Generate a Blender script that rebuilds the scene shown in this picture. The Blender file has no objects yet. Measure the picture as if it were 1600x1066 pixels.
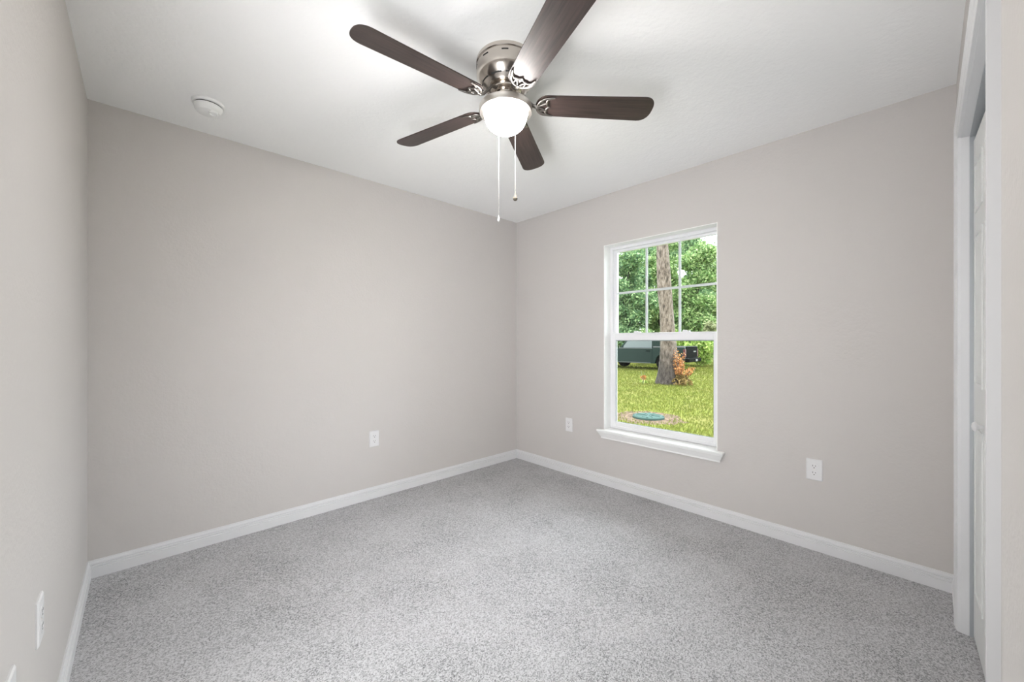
import bpy, bmesh, math, random
from math import sin, cos, pi, radians
from mathutils import Vector, Matrix

random.seed(7)
scene = bpy.context.scene
COL = scene.collection

# ------------------------------------------------------------------ camera
TH = radians(46.6546)                    # heading of the view, measured from +X (towards the window wall)
CAM_Z = 1.2066
FPX = 612.73                             # focal length in pixels of the 1600 px wide frame
cam_data = bpy.data.cameras.new('camera')
cam_data.sensor_width = 36.0
cam_data.lens = FPX / 1600 * 36.0
cam_data.shift_y = 0.68 / 1600
cam_data.clip_start = 0.02
cam_data.clip_end = 300
cam = bpy.data.objects.new('camera', cam_data)
cam.location = (0, 0, CAM_Z)
cam.rotation_euler = (pi / 2, 0, TH - pi / 2)
COL.objects.link(cam)
scene.camera = cam

# ------------------------------------------------------------------ exposure
vs = scene.view_settings
vs.view_transform = 'Standard'
vs.look = 'None'
vs.exposure = 1.10
vs.gamma = 1.0
vs.use_curve_mapping = False

# ------------------------------------------------------------------ sky, sun, window portal
SKY = 2.0
SKY_GLOW = 2.6                           # extra brightness of the cloud deck on the window side
LAMP = 104.0
SUN = 2.0
world = bpy.data.worlds.new('sky')
scene.world = world
world.use_nodes = True
wn = world.node_tree.nodes
wl = world.node_tree.links
wn.clear()
w_out = wn.new('ShaderNodeOutputWorld')
w_bg = wn.new('ShaderNodeBackground')
w_tc = wn.new('ShaderNodeTexCoord')
w_sep = wn.new('ShaderNodeSeparateXYZ')
w_ramp = wn.new('ShaderNodeValToRGB')
w_noise = wn.new('ShaderNodeTexNoise')
w_noise.inputs['Scale'].default_value = 3.0
w_mix = wn.new('ShaderNodeMixRGB')
w_mix.inputs[0].default_value = 0.25
w_ramp.color_ramp.elements[0].position = 0.0
w_ramp.color_ramp.elements[0].color = (0.86, 0.92, 1.0, 1)
w_ramp.color_ramp.elements[1].position = 0.8
w_ramp.color_ramp.elements[1].color = (0.88, 0.93, 1.0, 1)
wl.new(w_tc.outputs['Generated'], w_sep.inputs[0])
wl.new(w_sep.outputs['Z'], w_ramp.inputs[0])
wl.new(w_tc.outputs['Generated'], w_noise.inputs['Vector'])
wl.new(w_ramp.outputs[0], w_mix.inputs[1])
wl.new(w_noise.outputs['Fac'], w_mix.inputs[2])
wl.new(w_mix.outputs[0], w_bg.inputs['Color'])
w_dot = wn.new('ShaderNodeVectorMath')
w_dot.operation = 'DOT_PRODUCT'
w_dot.inputs[1].default_value = Vector((0.75, 0.10, 0.65)).normalized()
wl.new(w_tc.outputs['Generated'], w_dot.inputs[0])
w_map = wn.new('ShaderNodeMapRange')
w_map.interpolation_type = 'SMOOTHSTEP'
w_map.inputs['From Min'].default_value = 0.35
w_map.inputs['From Max'].default_value = 1.0
w_map.inputs['To Min'].default_value = SKY
w_map.inputs['To Max'].default_value = SKY * (1 + SKY_GLOW)
wl.new(w_dot.outputs['Value'], w_map.inputs['Value'])
wl.new(w_map.outputs[0], w_bg.inputs['Strength'])
wl.new(w_bg.outputs[0], w_out.inputs[0])

sun_d = bpy.data.lights.new('sun', 'SUN')
sun_d.energy = SUN
sun_d.angle = radians(6)
sun_d.color = (1.0, 0.95, 0.86)
sun = bpy.data.objects.new('sun', sun_d)
sun.rotation_euler = (radians(32), 0, radians(-70))    # from behind the house, high up
sun.location = (-5, 0, 8)
COL.objects.link(sun)

# room dimensions (metres); the camera stands at the origin
XL, XR = -0.202, 2.834                   # left wall, window wall
YB, YF = 2.932, -0.095                   # back wall, closet wall
H = 2.44
WY0, WY1, WZ0, WZ1 = 0.976, 1.874, 0.467, 2.015     # window opening
GZ = -0.30                               # lawn level outside

por = bpy.data.lights.new('window_portal', 'AREA')
por.shape = 'RECTANGLE'
por.size = WY1 - WY0
por.size_y = WZ1 - WZ0
por.cycles.is_portal = True
po = bpy.data.objects.new('window_portal', por)
po.location = (XR + 0.16, (WY0 + WY1) / 2, (WZ0 + WZ1) / 2)
po.rotation_euler = (radians(90), 0, radians(90))       # shines towards -X
COL.objects.link(po)

# added fill light, set in an unseen doorway beside the camera
DY0, DY1, DZ = 0.18, 1.00, 2.04         # unseen doorway, added in the left wall for the fill light
FILL = 16.5
hall = bpy.data.lights.new('added_fill', 'AREA')
hall.shape = 'RECTANGLE'
hall.size = 0.56
hall.size_y = 1.5
hall.energy = FILL
hall.color = (0.97, 0.99, 1.0)
ho = bpy.data.objects.new('added_fill', hall)
ho.location = (XL - 0.15, (DY0 + DY1) / 2 - 0.02, 0.82)
hall.spread = radians(144)
ho.rotation_euler = (radians(103), 0, radians(-90 + 38))      # shines into the room, towards its far corner
COL.objects.link(ho)


# ------------------------------------------------------------------ materials
def new_mat(name):
    m = bpy.data.materials.new(name)
    m.use_nodes = True
    nt = m.node_tree
    nt.nodes.clear()
    out = nt.nodes.new('ShaderNodeOutputMaterial')
    b = nt.nodes.new('ShaderNodeBsdfPrincipled')
    nt.links.new(b.outputs[0], out.inputs[0])
    return m, nt, b, out


def plain(name, col, rough=0.5, metal=0.0, spec=0.5):
    m, nt, b, out = new_mat(name)
    b.inputs['Base Color'].default_value = (*col, 1)
    b.inputs['Roughness'].default_value = rough
    b.inputs['Metallic'].default_value = metal
    b.inputs['Specular IOR Level'].default_value = spec
    return m


def tex(nt, kind, **kw):
    n = nt.nodes.new(kind)
    for k, v in kw.items():
        if k in n.inputs:
            n.inputs[k].default_value = v
        else:
            setattr(n, k, v)
    return n


def obj_coord(nt, scale=None):
    tc = nt.nodes.new('ShaderNodeTexCoord')
    if scale is None:
        return tc.outputs['Object']
    mp = nt.nodes.new('ShaderNodeMapping')
    mp.inputs['Scale'].default_value = scale
    nt.links.new(tc.outputs['Object'], mp.inputs['Vector'])
    return mp.outputs[0]


def ramp(nt, fac, stops):
    r = nt.nodes.new('ShaderNodeValToRGB')
    cr = r.color_ramp
    while len(cr.elements) < len(stops):
        cr.elements.new(0.5)
    for e, (p, c) in zip(cr.elements, stops):
        e.position = p
        e.color = (*c, 1)
    nt.links.new(fac, r.inputs[0])
    return r.outputs[0]


def painted(name, col, scale=110, strength=0.25, dist=0.0012, rough=0.75):
    """Drywall paint with a fine orange-peel texture."""
    m, nt, b, out = new_mat(name)
    b.inputs['Base Color'].default_value = (*col, 1)
    b.inputs['Roughness'].default_value = rough
    b.inputs['Specular IOR Level'].default_value = 0.3
    v = obj_coord(nt)
    n1 = tex(nt, 'ShaderNodeTexNoise', Scale=scale, Detail=3.0, Roughness=0.55)
    nt.links.new(v, n1.inputs['Vector'])
    n2 = tex(nt, 'ShaderNodeTexNoise', Scale=scale * 0.33, Detail=2.0)
    nt.links.new(v, n2.inputs['Vector'])
    add = nt.nodes.new('ShaderNodeMath')
    add.operation = 'ADD'
    nt.links.new(n1.outputs['Fac'], add.inputs[0])
    nt.links.new(n2.outputs['Fac'], add.inputs[1])
    bp = nt.nodes.new('ShaderNodeBump')
    bp.inputs['Strength'].default_value = strength
    bp.inputs['Distance'].default_value = dist
    nt.links.new(add.outputs[0], bp.inputs['Height'])
    nt.links.new(bp.outputs[0], b.inputs['Normal'])
    return m


M = {}
M['wall'] = painted('greige_wall_paint', (0.56, 0.535, 0.518), scale=75, strength=0.55, dist=0.002)
M['ceiling'] = painted('white_ceiling_paint', (0.91, 0.91, 0.905), scale=55, strength=0.55, dist=0.003)
M['trim'] = plain('white_trim_paint', (0.70, 0.70, 0.71), 0.35)
M['door'] = plain('white_door_paint', (0.70, 0.71, 0.70), 0.4)
M['vinyl'] = plain('white_vinyl', (0.80, 0.80, 0.815), 0.35)
M['lining'] = plain('white_reveal_paint', (0.86, 0.86, 0.85), 0.5)
M['grille'] = plain('white_grille', (0.62, 0.66, 0.66), 0.4)
M['plastic'] = plain('white_plastic', (0.72, 0.715, 0.72), 0.35)
M['alarm'] = plain('white_alarm_plastic', (0.84, 0.84, 0.83), 0.4)
M['slot'] = plain('dark_slot', (0.05, 0.045, 0.045), 0.6)
M['seal'] = plain('grey_glazing_seal', (0.30, 0.34, 0.35), 0.5)
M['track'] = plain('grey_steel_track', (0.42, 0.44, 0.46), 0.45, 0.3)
M['dark'] = plain('closet_dark', (0.25, 0.25, 0.25), 0.8)
M['nickel'] = plain('brushed_nickel', (0.60, 0.55, 0.50), 0.2, 1.0)
M['nickel_soft'] = plain('satin_nickel', (0.80, 0.76, 0.71), 0.32, 1.0)
M['black'] = plain('black_gap', (0.012, 0.011, 0.011), 0.6)
M['chain'] = plain('beaded_steel_chain', (0.26, 0.25, 0.24), 0.5)
M['bronze'] = plain('antique_bronze', (0.10, 0.085, 0.065), 0.6, 0.2)


def carpet_mat():
    m, nt, b, out = new_mat('grey_carpet')
    v = obj_coord(nt)
    vor = tex(nt, 'ShaderNodeTexVoronoi', Scale=250.0)
    nz = tex(nt, 'ShaderNodeTexNoise', Scale=90.0, Detail=2.0)
    nt.links.new(v, nz.inputs['Vector'])
    mixv = nt.nodes.new('ShaderNodeMixRGB')
    mixv.blend_type = 'ADD'
    mixv.inputs[0].default_value = 0.004
    nt.links.new(v, mixv.inputs[1])
    nt.links.new(nz.outputs['Color'], mixv.inputs[2])
    nt.links.new(mixv.outputs[0], vor.inputs['Vector'])
    sep = nt.nodes.new('ShaderNodeSeparateColor')
    nt.links.new(vor.outputs['Color'], sep.inputs[0])
    fine = tex(nt, 'ShaderNodeTexNoise', Scale=430.0, Detail=2.0, Roughness=0.7)
    nt.links.new(v, fine.inputs['Vector'])
    ma = nt.nodes.new('ShaderNodeMath')
    ma.operation = 'MULTIPLY_ADD'
    ma.inputs[1].default_value = 0.55
    nt.links.new(fine.outputs['Fac'], ma.inputs[0])
    mm = nt.nodes.new('ShaderNodeMath')
    mm.operation = 'MULTIPLY'
    mm.inputs[1].default_value = 0.52
    nt.links.new(sep.outputs[0], mm.inputs[0])
    nt.links.new(mm.outputs[0], ma.inputs[2])
    # larger, faint pile-direction patches
    big = tex(nt, 'ShaderNodeTexNoise', Scale=3.2, Detail=3.0)
    nt.links.new(v, big.inputs['Vector'])
    mb = nt.nodes.new('ShaderNodeMath')
    mb.operation = 'MULTIPLY_ADD'
    mb.inputs[1].default_value = 0.30
    nt.links.new(big.outputs['Fac'], mb.inputs[0])
    nt.links.new(ma.outputs[0], mb.inputs[2])
    c = ramp(nt, mb.outputs[0], [(0.30, (0.075, 0.073, 0.075)), (0.50, (0.305, 0.301, 0.308)),
                                 (0.84, (0.59, 0.586, 0.60))])
    nt.links.new(c, b.inputs['Base Color'])
    b.inputs['Roughness'].default_value = 0.95
    b.inputs['Specular IOR Level'].default_value = 0.1
    b.inputs['Sheen Weight'].default_value = 0.15
    bp = nt.nodes.new('ShaderNodeBump')
    bp.inputs['Strength'].default_value = 0.7
    bp.inputs['Distance'].default_value = 0.006
    nt.links.new(ma.outputs[0], bp.inputs['Height'])
    nt.links.new(bp.outputs[0], b.inputs['Normal'])
    return m


M['carpet'] = carpet_mat()


def wood_mat():
    m, nt, b, out = new_mat('dark_walnut_blade')
    v = obj_coord(nt, (2.0, 38.0, 38.0))
    n = tex(nt, 'ShaderNodeTexNoise', Scale=3.0, Detail=5.0, Roughness=0.65)
    nt.links.new(v, n.inputs['Vector'])
    c = ramp(nt, n.outputs['Fac'], [(0.3, (0.017, 0.011, 0.010)), (0.7, (0.058, 0.037, 0.032))])
    nt.links.new(c, b.inputs['Base Color'])
    b.inputs['Roughness'].default_value = 0.42
    return m


M['walnut'] = wood_mat()


def glass_mat(name, tint):
    m = bpy.data.materials.new(name)
    m.use_nodes = True
    nt = m.node_tree
    nt.nodes.clear()
    out = nt.nodes.new('ShaderNodeOutputMaterial')
    t = nt.nodes.new('ShaderNodeBsdfTransparent')
    t.inputs[0].default_value = (*tint, 1)
    g = nt.nodes.new('ShaderNodeBsdfGlossy')
    g.inputs['Roughness'].default_value = 0.02
    fr = nt.nodes.new('ShaderNodeFresnel')
    fr.inputs['IOR'].default_value = 1.3
    mx = nt.nodes.new('ShaderNodeMixShader')
    nt.links.new(fr.outputs[0], mx.inputs[0])
    nt.links.new(t.outputs[0], mx.inputs[1])
    nt.links.new(g.outputs[0], mx.inputs[2])
    nt.links.new(mx.outputs[0], out.inputs[0])
    return m


M['glass'] = glass_mat('window_glass', (0.95, 0.975, 0.96))


def lamp_mat():
    m, nt, b, out = new_mat('frosted_glass_lit')
    b.inputs['Base Color'].default_value = (0.9, 0.88, 0.85, 1)
    b.inputs['Roughness'].default_value = 0.3
    b.inputs['Emission Color'].default_value = (1.0, 0.965, 0.93, 1)
    tc = nt.nodes.new('ShaderNodeTexCoord')
    sp = nt.nodes.new('ShaderNodeSeparateXYZ')
    nt.links.new(tc.outputs['Object'], sp.inputs[0])
    mr = nt.nodes.new('ShaderNodeMapRange')          # the bulb sits low in the bowl: its rim glows less
    mr.interpolation_type = 'SMOOTHSTEP'
    mr.inputs['From Min'].default_value = 2.213 - H
    mr.inputs['From Max'].default_value = 2.150 - H
    mr.inputs['To Min'].default_value = LAMP * 0.05
    mr.inputs['To Max'].default_value = LAMP
    nt.links.new(sp.outputs['Z'], mr.inputs['Value'])
    nt.links.new(mr.outputs[0], b.inputs['Emission Strength'])
    return m


M['lamp'] = lamp_mat()


def island_mat(name, stops, rough=0.6, transl=0.22, noise=None):
    """Leaf material: every leaf (mesh island) has its own tone; some light passes through."""
    m = bpy.data.materials.new(name)
    m.use_nodes = True
    nt = m.node_tree
    nt.nodes.clear()
    out = nt.nodes.new('ShaderNodeOutputMaterial')
    geo = nt.nodes.new('ShaderNodeNewGeometry')
    c = ramp(nt, geo.outputs['Random Per Island'], stops)
    d = nt.nodes.new('ShaderNodeBsdfPrincipled')
    d.inputs['Roughness'].default_value = rough
    d.inputs['Specular IOR Level'].default_value = 0.25
    t = nt.nodes.new('ShaderNodeBsdfTranslucent')
    nt.links.new(c, d.inputs['Base Color'])
    nt.links.new(c, t.inputs['Color'])
    mx = nt.nodes.new('ShaderNodeMixShader')
    mx.inputs[0].default_value = transl
    nt.links.new(d.outputs[0], mx.inputs[1])
    nt.links.new(t.outputs[0], mx.inputs[2])
    nt.links.new(mx.outputs[0], out.inputs[0])
    return m


M['leaf_a'] = island_mat('leaves_deep_green', [(0, (0.077, 0.157, 0.0782)), (0.5, (0.17, 0.298, 0.134)), (1, (0.411, 0.534, 0.268))])
M['leaf_b'] = island_mat('leaves_mid_green', [(0, (0.088, 0.172, 0.06)), (0.5, (0.22, 0.346, 0.12)), (1, (0.469, 0.56, 0.279))])
M['leaf_c'] = island_mat('leaves_yellow_green', [(0, (0.148, 0.262, 0.0463)), (0.5, (0.297, 0.436, 0.0923)), (1, (0.522, 0.59, 0.216))])
M['leaf_pale'] = island_mat('leaves_pale', [(0, (0.169, 0.207, 0.0919)), (1, (0.421, 0.427, 0.26))])
M['leaf_orange'] = island_mat('leaves_orange', [(0, (0.304, 0.107, 0.0353)), (0.5, (0.473, 0.207, 0.0706)), (1, (0.542, 0.322, 0.141))])
M['leaf_brown'] = island_mat('leaves_dry', [(0, (0.136, 0.088, 0.0338)), (1, (0.284, 0.204, 0.0677))])
M['grass'] = island_mat('grass_blades', [(0, (0.0994, 0.127, 0.0203)), (0.5, (0.127, 0.145, 0.0249)), (1, (0.16, 0.16, 0.0384))], transl=0.5)


def bark_mat(name, stops, scale=(9, 9, 3)):
    m, nt, b, out = new_mat(name)
    v = obj_coord(nt, scale)
    n = tex(nt, 'ShaderNodeTexNoise', Scale=2.2, Detail=8.0, Roughness=0.7)
    nt.links.new(v, n.inputs['Vector'])
    vo = tex(nt, 'ShaderNodeTexVoronoi', Scale=1.3)
    nt.links.new(v, vo.inputs['Vector'])
    ad = nt.nodes.new('ShaderNodeMath')
    ad.operation = 'MULTIPLY_ADD'
    ad.inputs[1].default_value = 0.18
    nt.links.new(vo.outputs['Distance'], ad.inputs[0])
    nt.links.new(n.outputs['Fac'], ad.inputs[2])
    nt.links.new(ramp(nt, ad.outputs[0], stops), b.inputs['Base Color'])
    b.inputs['Roughness'].default_value = 0.9
    bp = nt.nodes.new('ShaderNodeBump')
    bp.inputs['Strength'].default_value = 1.0
    bp.inputs['Distance'].default_value = 0.04
    nt.links.new(ad.outputs[0], bp.inputs['Height'])
    nt.links.new(bp.outputs[0], b.inputs['Normal'])
    return m


M['bark'] = bark_mat('pine_bark', [(0.46, (0.042, 0.032, 0.025)), (0.56, (0.15, 0.114, 0.092)), (0.72, (0.27, 0.222, 0.195))], scale=(8, 8, 2.6))
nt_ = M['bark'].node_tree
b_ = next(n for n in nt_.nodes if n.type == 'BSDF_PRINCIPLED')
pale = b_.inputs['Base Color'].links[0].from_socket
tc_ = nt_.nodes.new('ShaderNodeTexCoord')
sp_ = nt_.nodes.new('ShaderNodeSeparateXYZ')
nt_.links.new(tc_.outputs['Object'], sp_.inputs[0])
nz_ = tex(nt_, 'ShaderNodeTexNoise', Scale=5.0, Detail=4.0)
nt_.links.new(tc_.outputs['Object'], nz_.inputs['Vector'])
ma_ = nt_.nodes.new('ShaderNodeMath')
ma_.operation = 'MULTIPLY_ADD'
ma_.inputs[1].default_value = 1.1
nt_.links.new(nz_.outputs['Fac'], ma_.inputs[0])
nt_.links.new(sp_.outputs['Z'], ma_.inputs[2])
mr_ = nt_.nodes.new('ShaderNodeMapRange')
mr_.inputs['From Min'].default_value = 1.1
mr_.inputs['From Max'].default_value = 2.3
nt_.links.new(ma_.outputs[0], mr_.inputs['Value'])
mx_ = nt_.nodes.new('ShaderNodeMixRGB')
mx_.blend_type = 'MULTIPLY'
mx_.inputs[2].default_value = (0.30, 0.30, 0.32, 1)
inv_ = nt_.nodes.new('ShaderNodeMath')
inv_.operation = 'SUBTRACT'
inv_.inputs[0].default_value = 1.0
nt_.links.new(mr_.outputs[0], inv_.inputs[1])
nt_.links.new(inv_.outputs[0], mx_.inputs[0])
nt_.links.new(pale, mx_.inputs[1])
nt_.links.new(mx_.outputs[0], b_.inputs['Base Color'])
M['bark_dark'] = bark_mat('dark_bark', [(0.4, (0.0152, 0.0135, 0.0118)), (0.8, (0.0677, 0.0575, 0.0474))])

# ------------------------------------------------------------------ mesh helpers


class MB:
    """Collects shapes into one bmesh and links it as one object."""

    def __init__(self):
        self.bm = bmesh.new()

    def box(self, a, b):
        x0, y0, z0 = a
        x1, y1, z1 = b
        vs_ = [self.bm.verts.new(p) for p in ((x0, y0, z0), (x1, y0, z0), (x1, y1, z0), (x0, y1, z0),
                                              (x0, y0, z1), (x1, y0, z1), (x1, y1, z1), (x0, y1, z1))]
        for f in ((3, 2, 1, 0), (4, 5, 6, 7), (0, 1, 5, 4), (1, 2, 6, 5), (2, 3, 7, 6), (3, 0, 4, 7)):
            self.bm.faces.new([vs_[i] for i in f])
        return self

    def loft(self, rings, closed=True, caps=True):
        """rings: lists of points with equal length, joined one to the next."""
        vr = [[self.bm.verts.new(p) for p in r] for r in rings]
        n = len(vr[0])
        for a, b in zip(vr, vr[1:]):
            for i in range(n if closed else n - 1):
                j = (i + 1) % n
                self.bm.faces.new((a[i], a[j], b[j], b[i]))
        if caps:
            self.bm.faces.new(list(reversed(vr[0])))
            self.bm.faces.new(vr[-1])
        return self

    def lathe(self, prof, c=(0, 0, 0), n=48):
        """prof: (radius, z) pairs; radius 0 closes the end."""
        cx, cy, cz = c
        prev = None
        for r, z in prof:
            if r < 1e-6:
                ring = [self.bm.verts.new((cx, cy, cz + z))]
            else:
                ring = [self.bm.verts.new((cx + r * cos(2 * pi * i / n), cy + r * sin(2 * pi * i / n), cz + z)) for i in range(n)]
            if prev is not None:
                for i in range(n):
                    j = (i + 1) % n
                    if len(prev) == 1 and len(ring) == 1:
                        break
                    if len(prev) == 1:
                        self.bm.faces.new((prev[0], ring[j], ring[i]))
                    elif len(ring) == 1:
                        self.bm.faces.new((prev[i], prev[j], ring[0]))
                    else:
                        self.bm.faces.new((prev[i], prev[j], ring[j], ring[i]))
            prev = ring
        return self

    def tube(self, pts, rad, n=10, flat=1.0):
        """A round bar along pts; rad a number or one per point; flat squeezes it in Z."""
        pts = [Vector(p) for p in pts]
        rads = rad if isinstance(rad, (list, tuple)) else [rad] * len(pts)
        rings = []
        for i, p in enumerate(pts):
            d = (pts[min(i + 1, len(pts) - 1)] - pts[max(i - 1, 0)]).normalized()
            up = Vector((0, 0, 1)) if abs(d.z) < 0.9 else Vector((1, 0, 0))
            s = d.cross(up).normalized()
            u = s.cross(d).normalized()
            rings.append([p + s * (rads[i] * cos(2 * pi * k / n)) + u * (rads[i] * flat * sin(2 * pi * k / n)) for k in range(n)])
        return self.loft(rings)

    def prism(self, poly, z0, z1):
        return self.loft([[(x, y, z0) for x, y in poly], [(x, y, z1) for x, y in poly]])

    def build(self, name, mat, parent=None, smooth=None, bevel=None):
        bmesh.ops.recalc_face_normals(self.bm, faces=self.bm.faces[:])
        me = bpy.data.meshes.new(name)
        self.bm.to_mesh(me)
        self.bm.free()
        me.materials.append(mat)
        if smooth is not None:
            for p in me.polygons:
                p.use_smooth = True
            me.set_sharp_from_angle(angle=radians(smooth))
        o = bpy.data.objects.new(name, me)
        COL.objects.link(o)
        if parent is not None:
            o.parent = parent
        if bevel:
            md = o.modifiers.new('bevel', 'BEVEL')
            md.width = bevel
            md.segments = 2
            md.limit_method = 'ANGLE'
        return o


def empty(name, loc=(0, 0, 0), rz=0.0, parent=None):
    o = bpy.data.objects.new(name, None)
    o.empty_display_size = 0.1
    o.location = loc
    o.rotation_euler = (0, 0, rz)
    COL.objects.link(o)
    if parent is not None:
        o.parent = parent
    return o


def tag(o, label=None, cat=None, group=None, kind=None):
    if label:
        o['label'] = label
    if cat:
        o['category'] = cat
    if group:
        o['group'] = group
    if kind:
        o['kind'] = kind
    return o


def struct(o, label, cat):
    return tag(o, label, cat, kind='structure')


def copy_tree(o, parent=None):
    c = o.copy()
    COL.objects.link(c)
    if parent is not None:
        c.parent = parent
    for ch in list(o.children):
        copy_tree(ch, c)
    return c


def ray_point(px, depth, z=None, py=None):
    """World point at a depth along the view axis, in the direction of photo column px."""
    r = (px - 800) / FPX
    x = depth * (cos(TH) + r * sin(TH))
    y = depth * (sin(TH) - r * cos(TH))
    return Vector((x, y, z if z is not None else CAM_Z + (533.68 - py) * depth / FPX))


# ------------------------------------------------------------------ room shell
CY0 = -0.80                              # back of the closet
struct(MB().box((XL - 1.4, CY0 - 0.1, -0.12), (XR, YB, 0.0)).build('floor', M['carpet']),
       'grey speckled cut-pile carpet covering the whole bedroom floor', 'carpet')
struct(MB().box((XL - 1.4, CY0 - 0.1, H), (XR + 0.2, YB + 0.12, H + 0.15)).build('ceiling', M['ceiling']),
       'white textured ceiling carrying the fan', 'ceiling')
w = MB()
w.box((XL - 0.12, CY0, 0), (XL, DY0, H)).box((XL - 0.12, DY1, 0), (XL, YB + 0.12, H)).box((XL - 0.12, DY0, DZ), (XL, DY1, H))
struct(w.build('wall_left', M['wall']),
       'greige wall at the left edge with two outlet plates low down', 'wall')
struct(MB().box((XL, YB, 0), (XR, YB + 0.12, H)).build('wall_back', M['wall']),
       'plain greige wall with one outlet, left of the room corner', 'wall')
w = MB()
XO = XR + 0.20
w.box((XR, CY0 - 0.1, GZ), (XO, WY0, H))
w.box((XR, WY1, GZ), (XO, YB + 0.12, H))
w.box((XR, WY0, GZ), (XO, WY1, WZ0 - 0.02))
w.box((XR, WY0, WZ1), (XO, WY1, H))
struct(w.build('wall_right', M['wall']), 'greige wall with the white framed window in it', 'wall')
w = MB()
w.box((XL - 1.4, CY0 - 0.1, 0), (XL - 1.3, YB + 0.12, H)).box((XL - 1.3, CY0 - 0.1, 0), (XL - 0.12, CY0, H)).box((XL - 1.3, YB, 0), (XL - 0.12, YB + 0.12, H))
struct(w.build('wall_hall', M['wall']), 'greige walls of the hall outside the added doorway', 'wall')
# closet wall with its opening
OX0, OX1, OZ = 1.235, 2.465, 2.048       # clear opening inside the jambs
YFI = YF - 0.115
w = MB()
w.box((XL, YFI, 0), (OX0 - 0.018, YF, H))
w.box((OX1 + 0.018, YFI, 0), (XR, YF, H))
w.box((OX0 - 0.018, YFI, OZ + 0.018), (OX1 + 0.018, YF, H))
struct(w.build('wall_front', M['wall']), 'greige closet wall seen almost edge-on at the right', 'wall')
struct(MB().box((XL, CY0 - 0.1, 0), (XR, CY0, H)).build('wall_closet', M['wall']),
       'rear wall inside the closet behind the bifold doors', 'wall')

# ------------------------------------------------------------------ baseboards
BASE = [(0, 0), (0.0145, 0), (0.0145, 0.048), (0.0095, 0.0505), (0.0125, 0.054), (0.0125, 0.061), (0.0075, 0.0635), (0.0105, 0.067), (0.0095, 0.074),
        (0.006, 0.080), (0.005, 0.087), (0, 0.087)]


def baseboard(name, p, q, n, mit0, mit1, label):
    """Runs from p to q along a wall whose inward normal is n; mit = 1 shortens that end by the depth (an inside mitre)."""
    p, q, n = Vector(p), Vector(q), Vector(n)
    d = (q - p).normalized()
    m = MB()
    m.loft([[p + n * t + d * (t * mit0) + Vector((0, 0, z)) for t, z in BASE],
            [q + n * t - d * (t * mit1) + Vector((0, 0, z)) for t, z in BASE]])
    struct(m.build(name, M['trim']), label, 'baseboard')


baseboard('baseboard_left', (XL, DY1 + 0.06, 0), (XL, YB, 0), (1, 0, 0), 0, 1, 'white moulded baseboard along the left edge wall')
baseboard('baseboard_back', (XL, YB, 0), (XR, YB, 0), (0, -1, 0), 1, 1, 'white moulded baseboard along the plain wall with one outlet')
baseboard('baseboard_right', (XR, YF, 0), (XR, YB, 0), (-1, 0, 0), 1, 1, 'white moulded baseboard running under the window')
baseboard('baseboard_front', (OX1 + 0.062, YF, 0), (XR, YF, 0), (0, 1, 0), 0, 1, 'short white baseboard between closet casing and window wall')
baseboard('baseboard_entry', (XL, YF, 0), (OX0 - 0.062, YF, 0), (0, 1, 0), 1, 0, 'white baseboard on the near side of the closet casing')

# ------------------------------------------------------------------ closet casing, jambs, bifold doors
CAS = [(0.0, 0.0), (0.0, 0.009), (0.006, 0.0115), (0.016, 0.0115), (0.020, 0.014), (0.036, 0.0155), (0.042, 0.018), (0.057, 0.018), (0.057, 0.0)]
RV = 0.005
trim = empty('trim_1', ((OX0 + OX1) / 2, YF, 0))
struct(trim, 'white moulded casing framing the closet opening', 'door casing')
tp = Vector(trim.location)


def casing_leg(x_in, sgn):
    m = MB()
    m.loft([[Vector((x_in + sgn * a, YF + t, 0)) - tp for a, t in CAS],
            [Vector((x_in + sgn * a, YF + t, OZ + RV + a)) - tp for a, t in CAS]])
    return m.build('casing_leg', M['trim'], trim)


casing_leg(OX0 - RV, -1)
casing_leg(OX1 + RV, 1)
m = MB()
m.loft([[Vector((OX0 - RV - a, YF + t, OZ + RV + a)) - tp for a, t in CAS],
        [Vector((OX1 + RV + a, YF + t, OZ + RV + a)) - tp for a, t in CAS]])
m.build('casing_head', M['trim'], trim)
m = MB()
m.box((OX0 - 0.018, YFI, 0), (OX0, YF, OZ)).box((OX1, YFI, 0), (OX1 + 0.018, YF, OZ)).box((OX0 - 0.018, YFI, OZ), (OX1 + 0.018, YF, OZ + 0.018))
for v in m.bm.verts:
    v.co -= tp
m.build('jamb', M['trim'], trim)
m = MB()
m.box((OX0 + 0.002, -0.170, OZ - 0.006), (OX1 - 0.002, -0.119, OZ))
for v in m.bm.verts:
    v.co -= tp
m.build('door_track', M['track'], trim)
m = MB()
m.box((OX1 - 0.003, -0.165, 0.0), (OX1, -0.118, OZ - 0.006))  # added grey strip on the jamb, standing in for the dark gap beside the door
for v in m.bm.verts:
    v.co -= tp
m.build('gap_shade_strip', M['track'], trim)

DF = -0.129                              # front face of the doors
DT = 0.030
door = empty('door_1', ((OX0 + OX1) / 2, DF - DT / 2, 0.012))
struct(door, 'white four-leaf bifold closet door, seen almost edge-on', 'closet door')
LW = (OX1 - OX0 - 0.018) / 4
DH = 2.008


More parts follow.
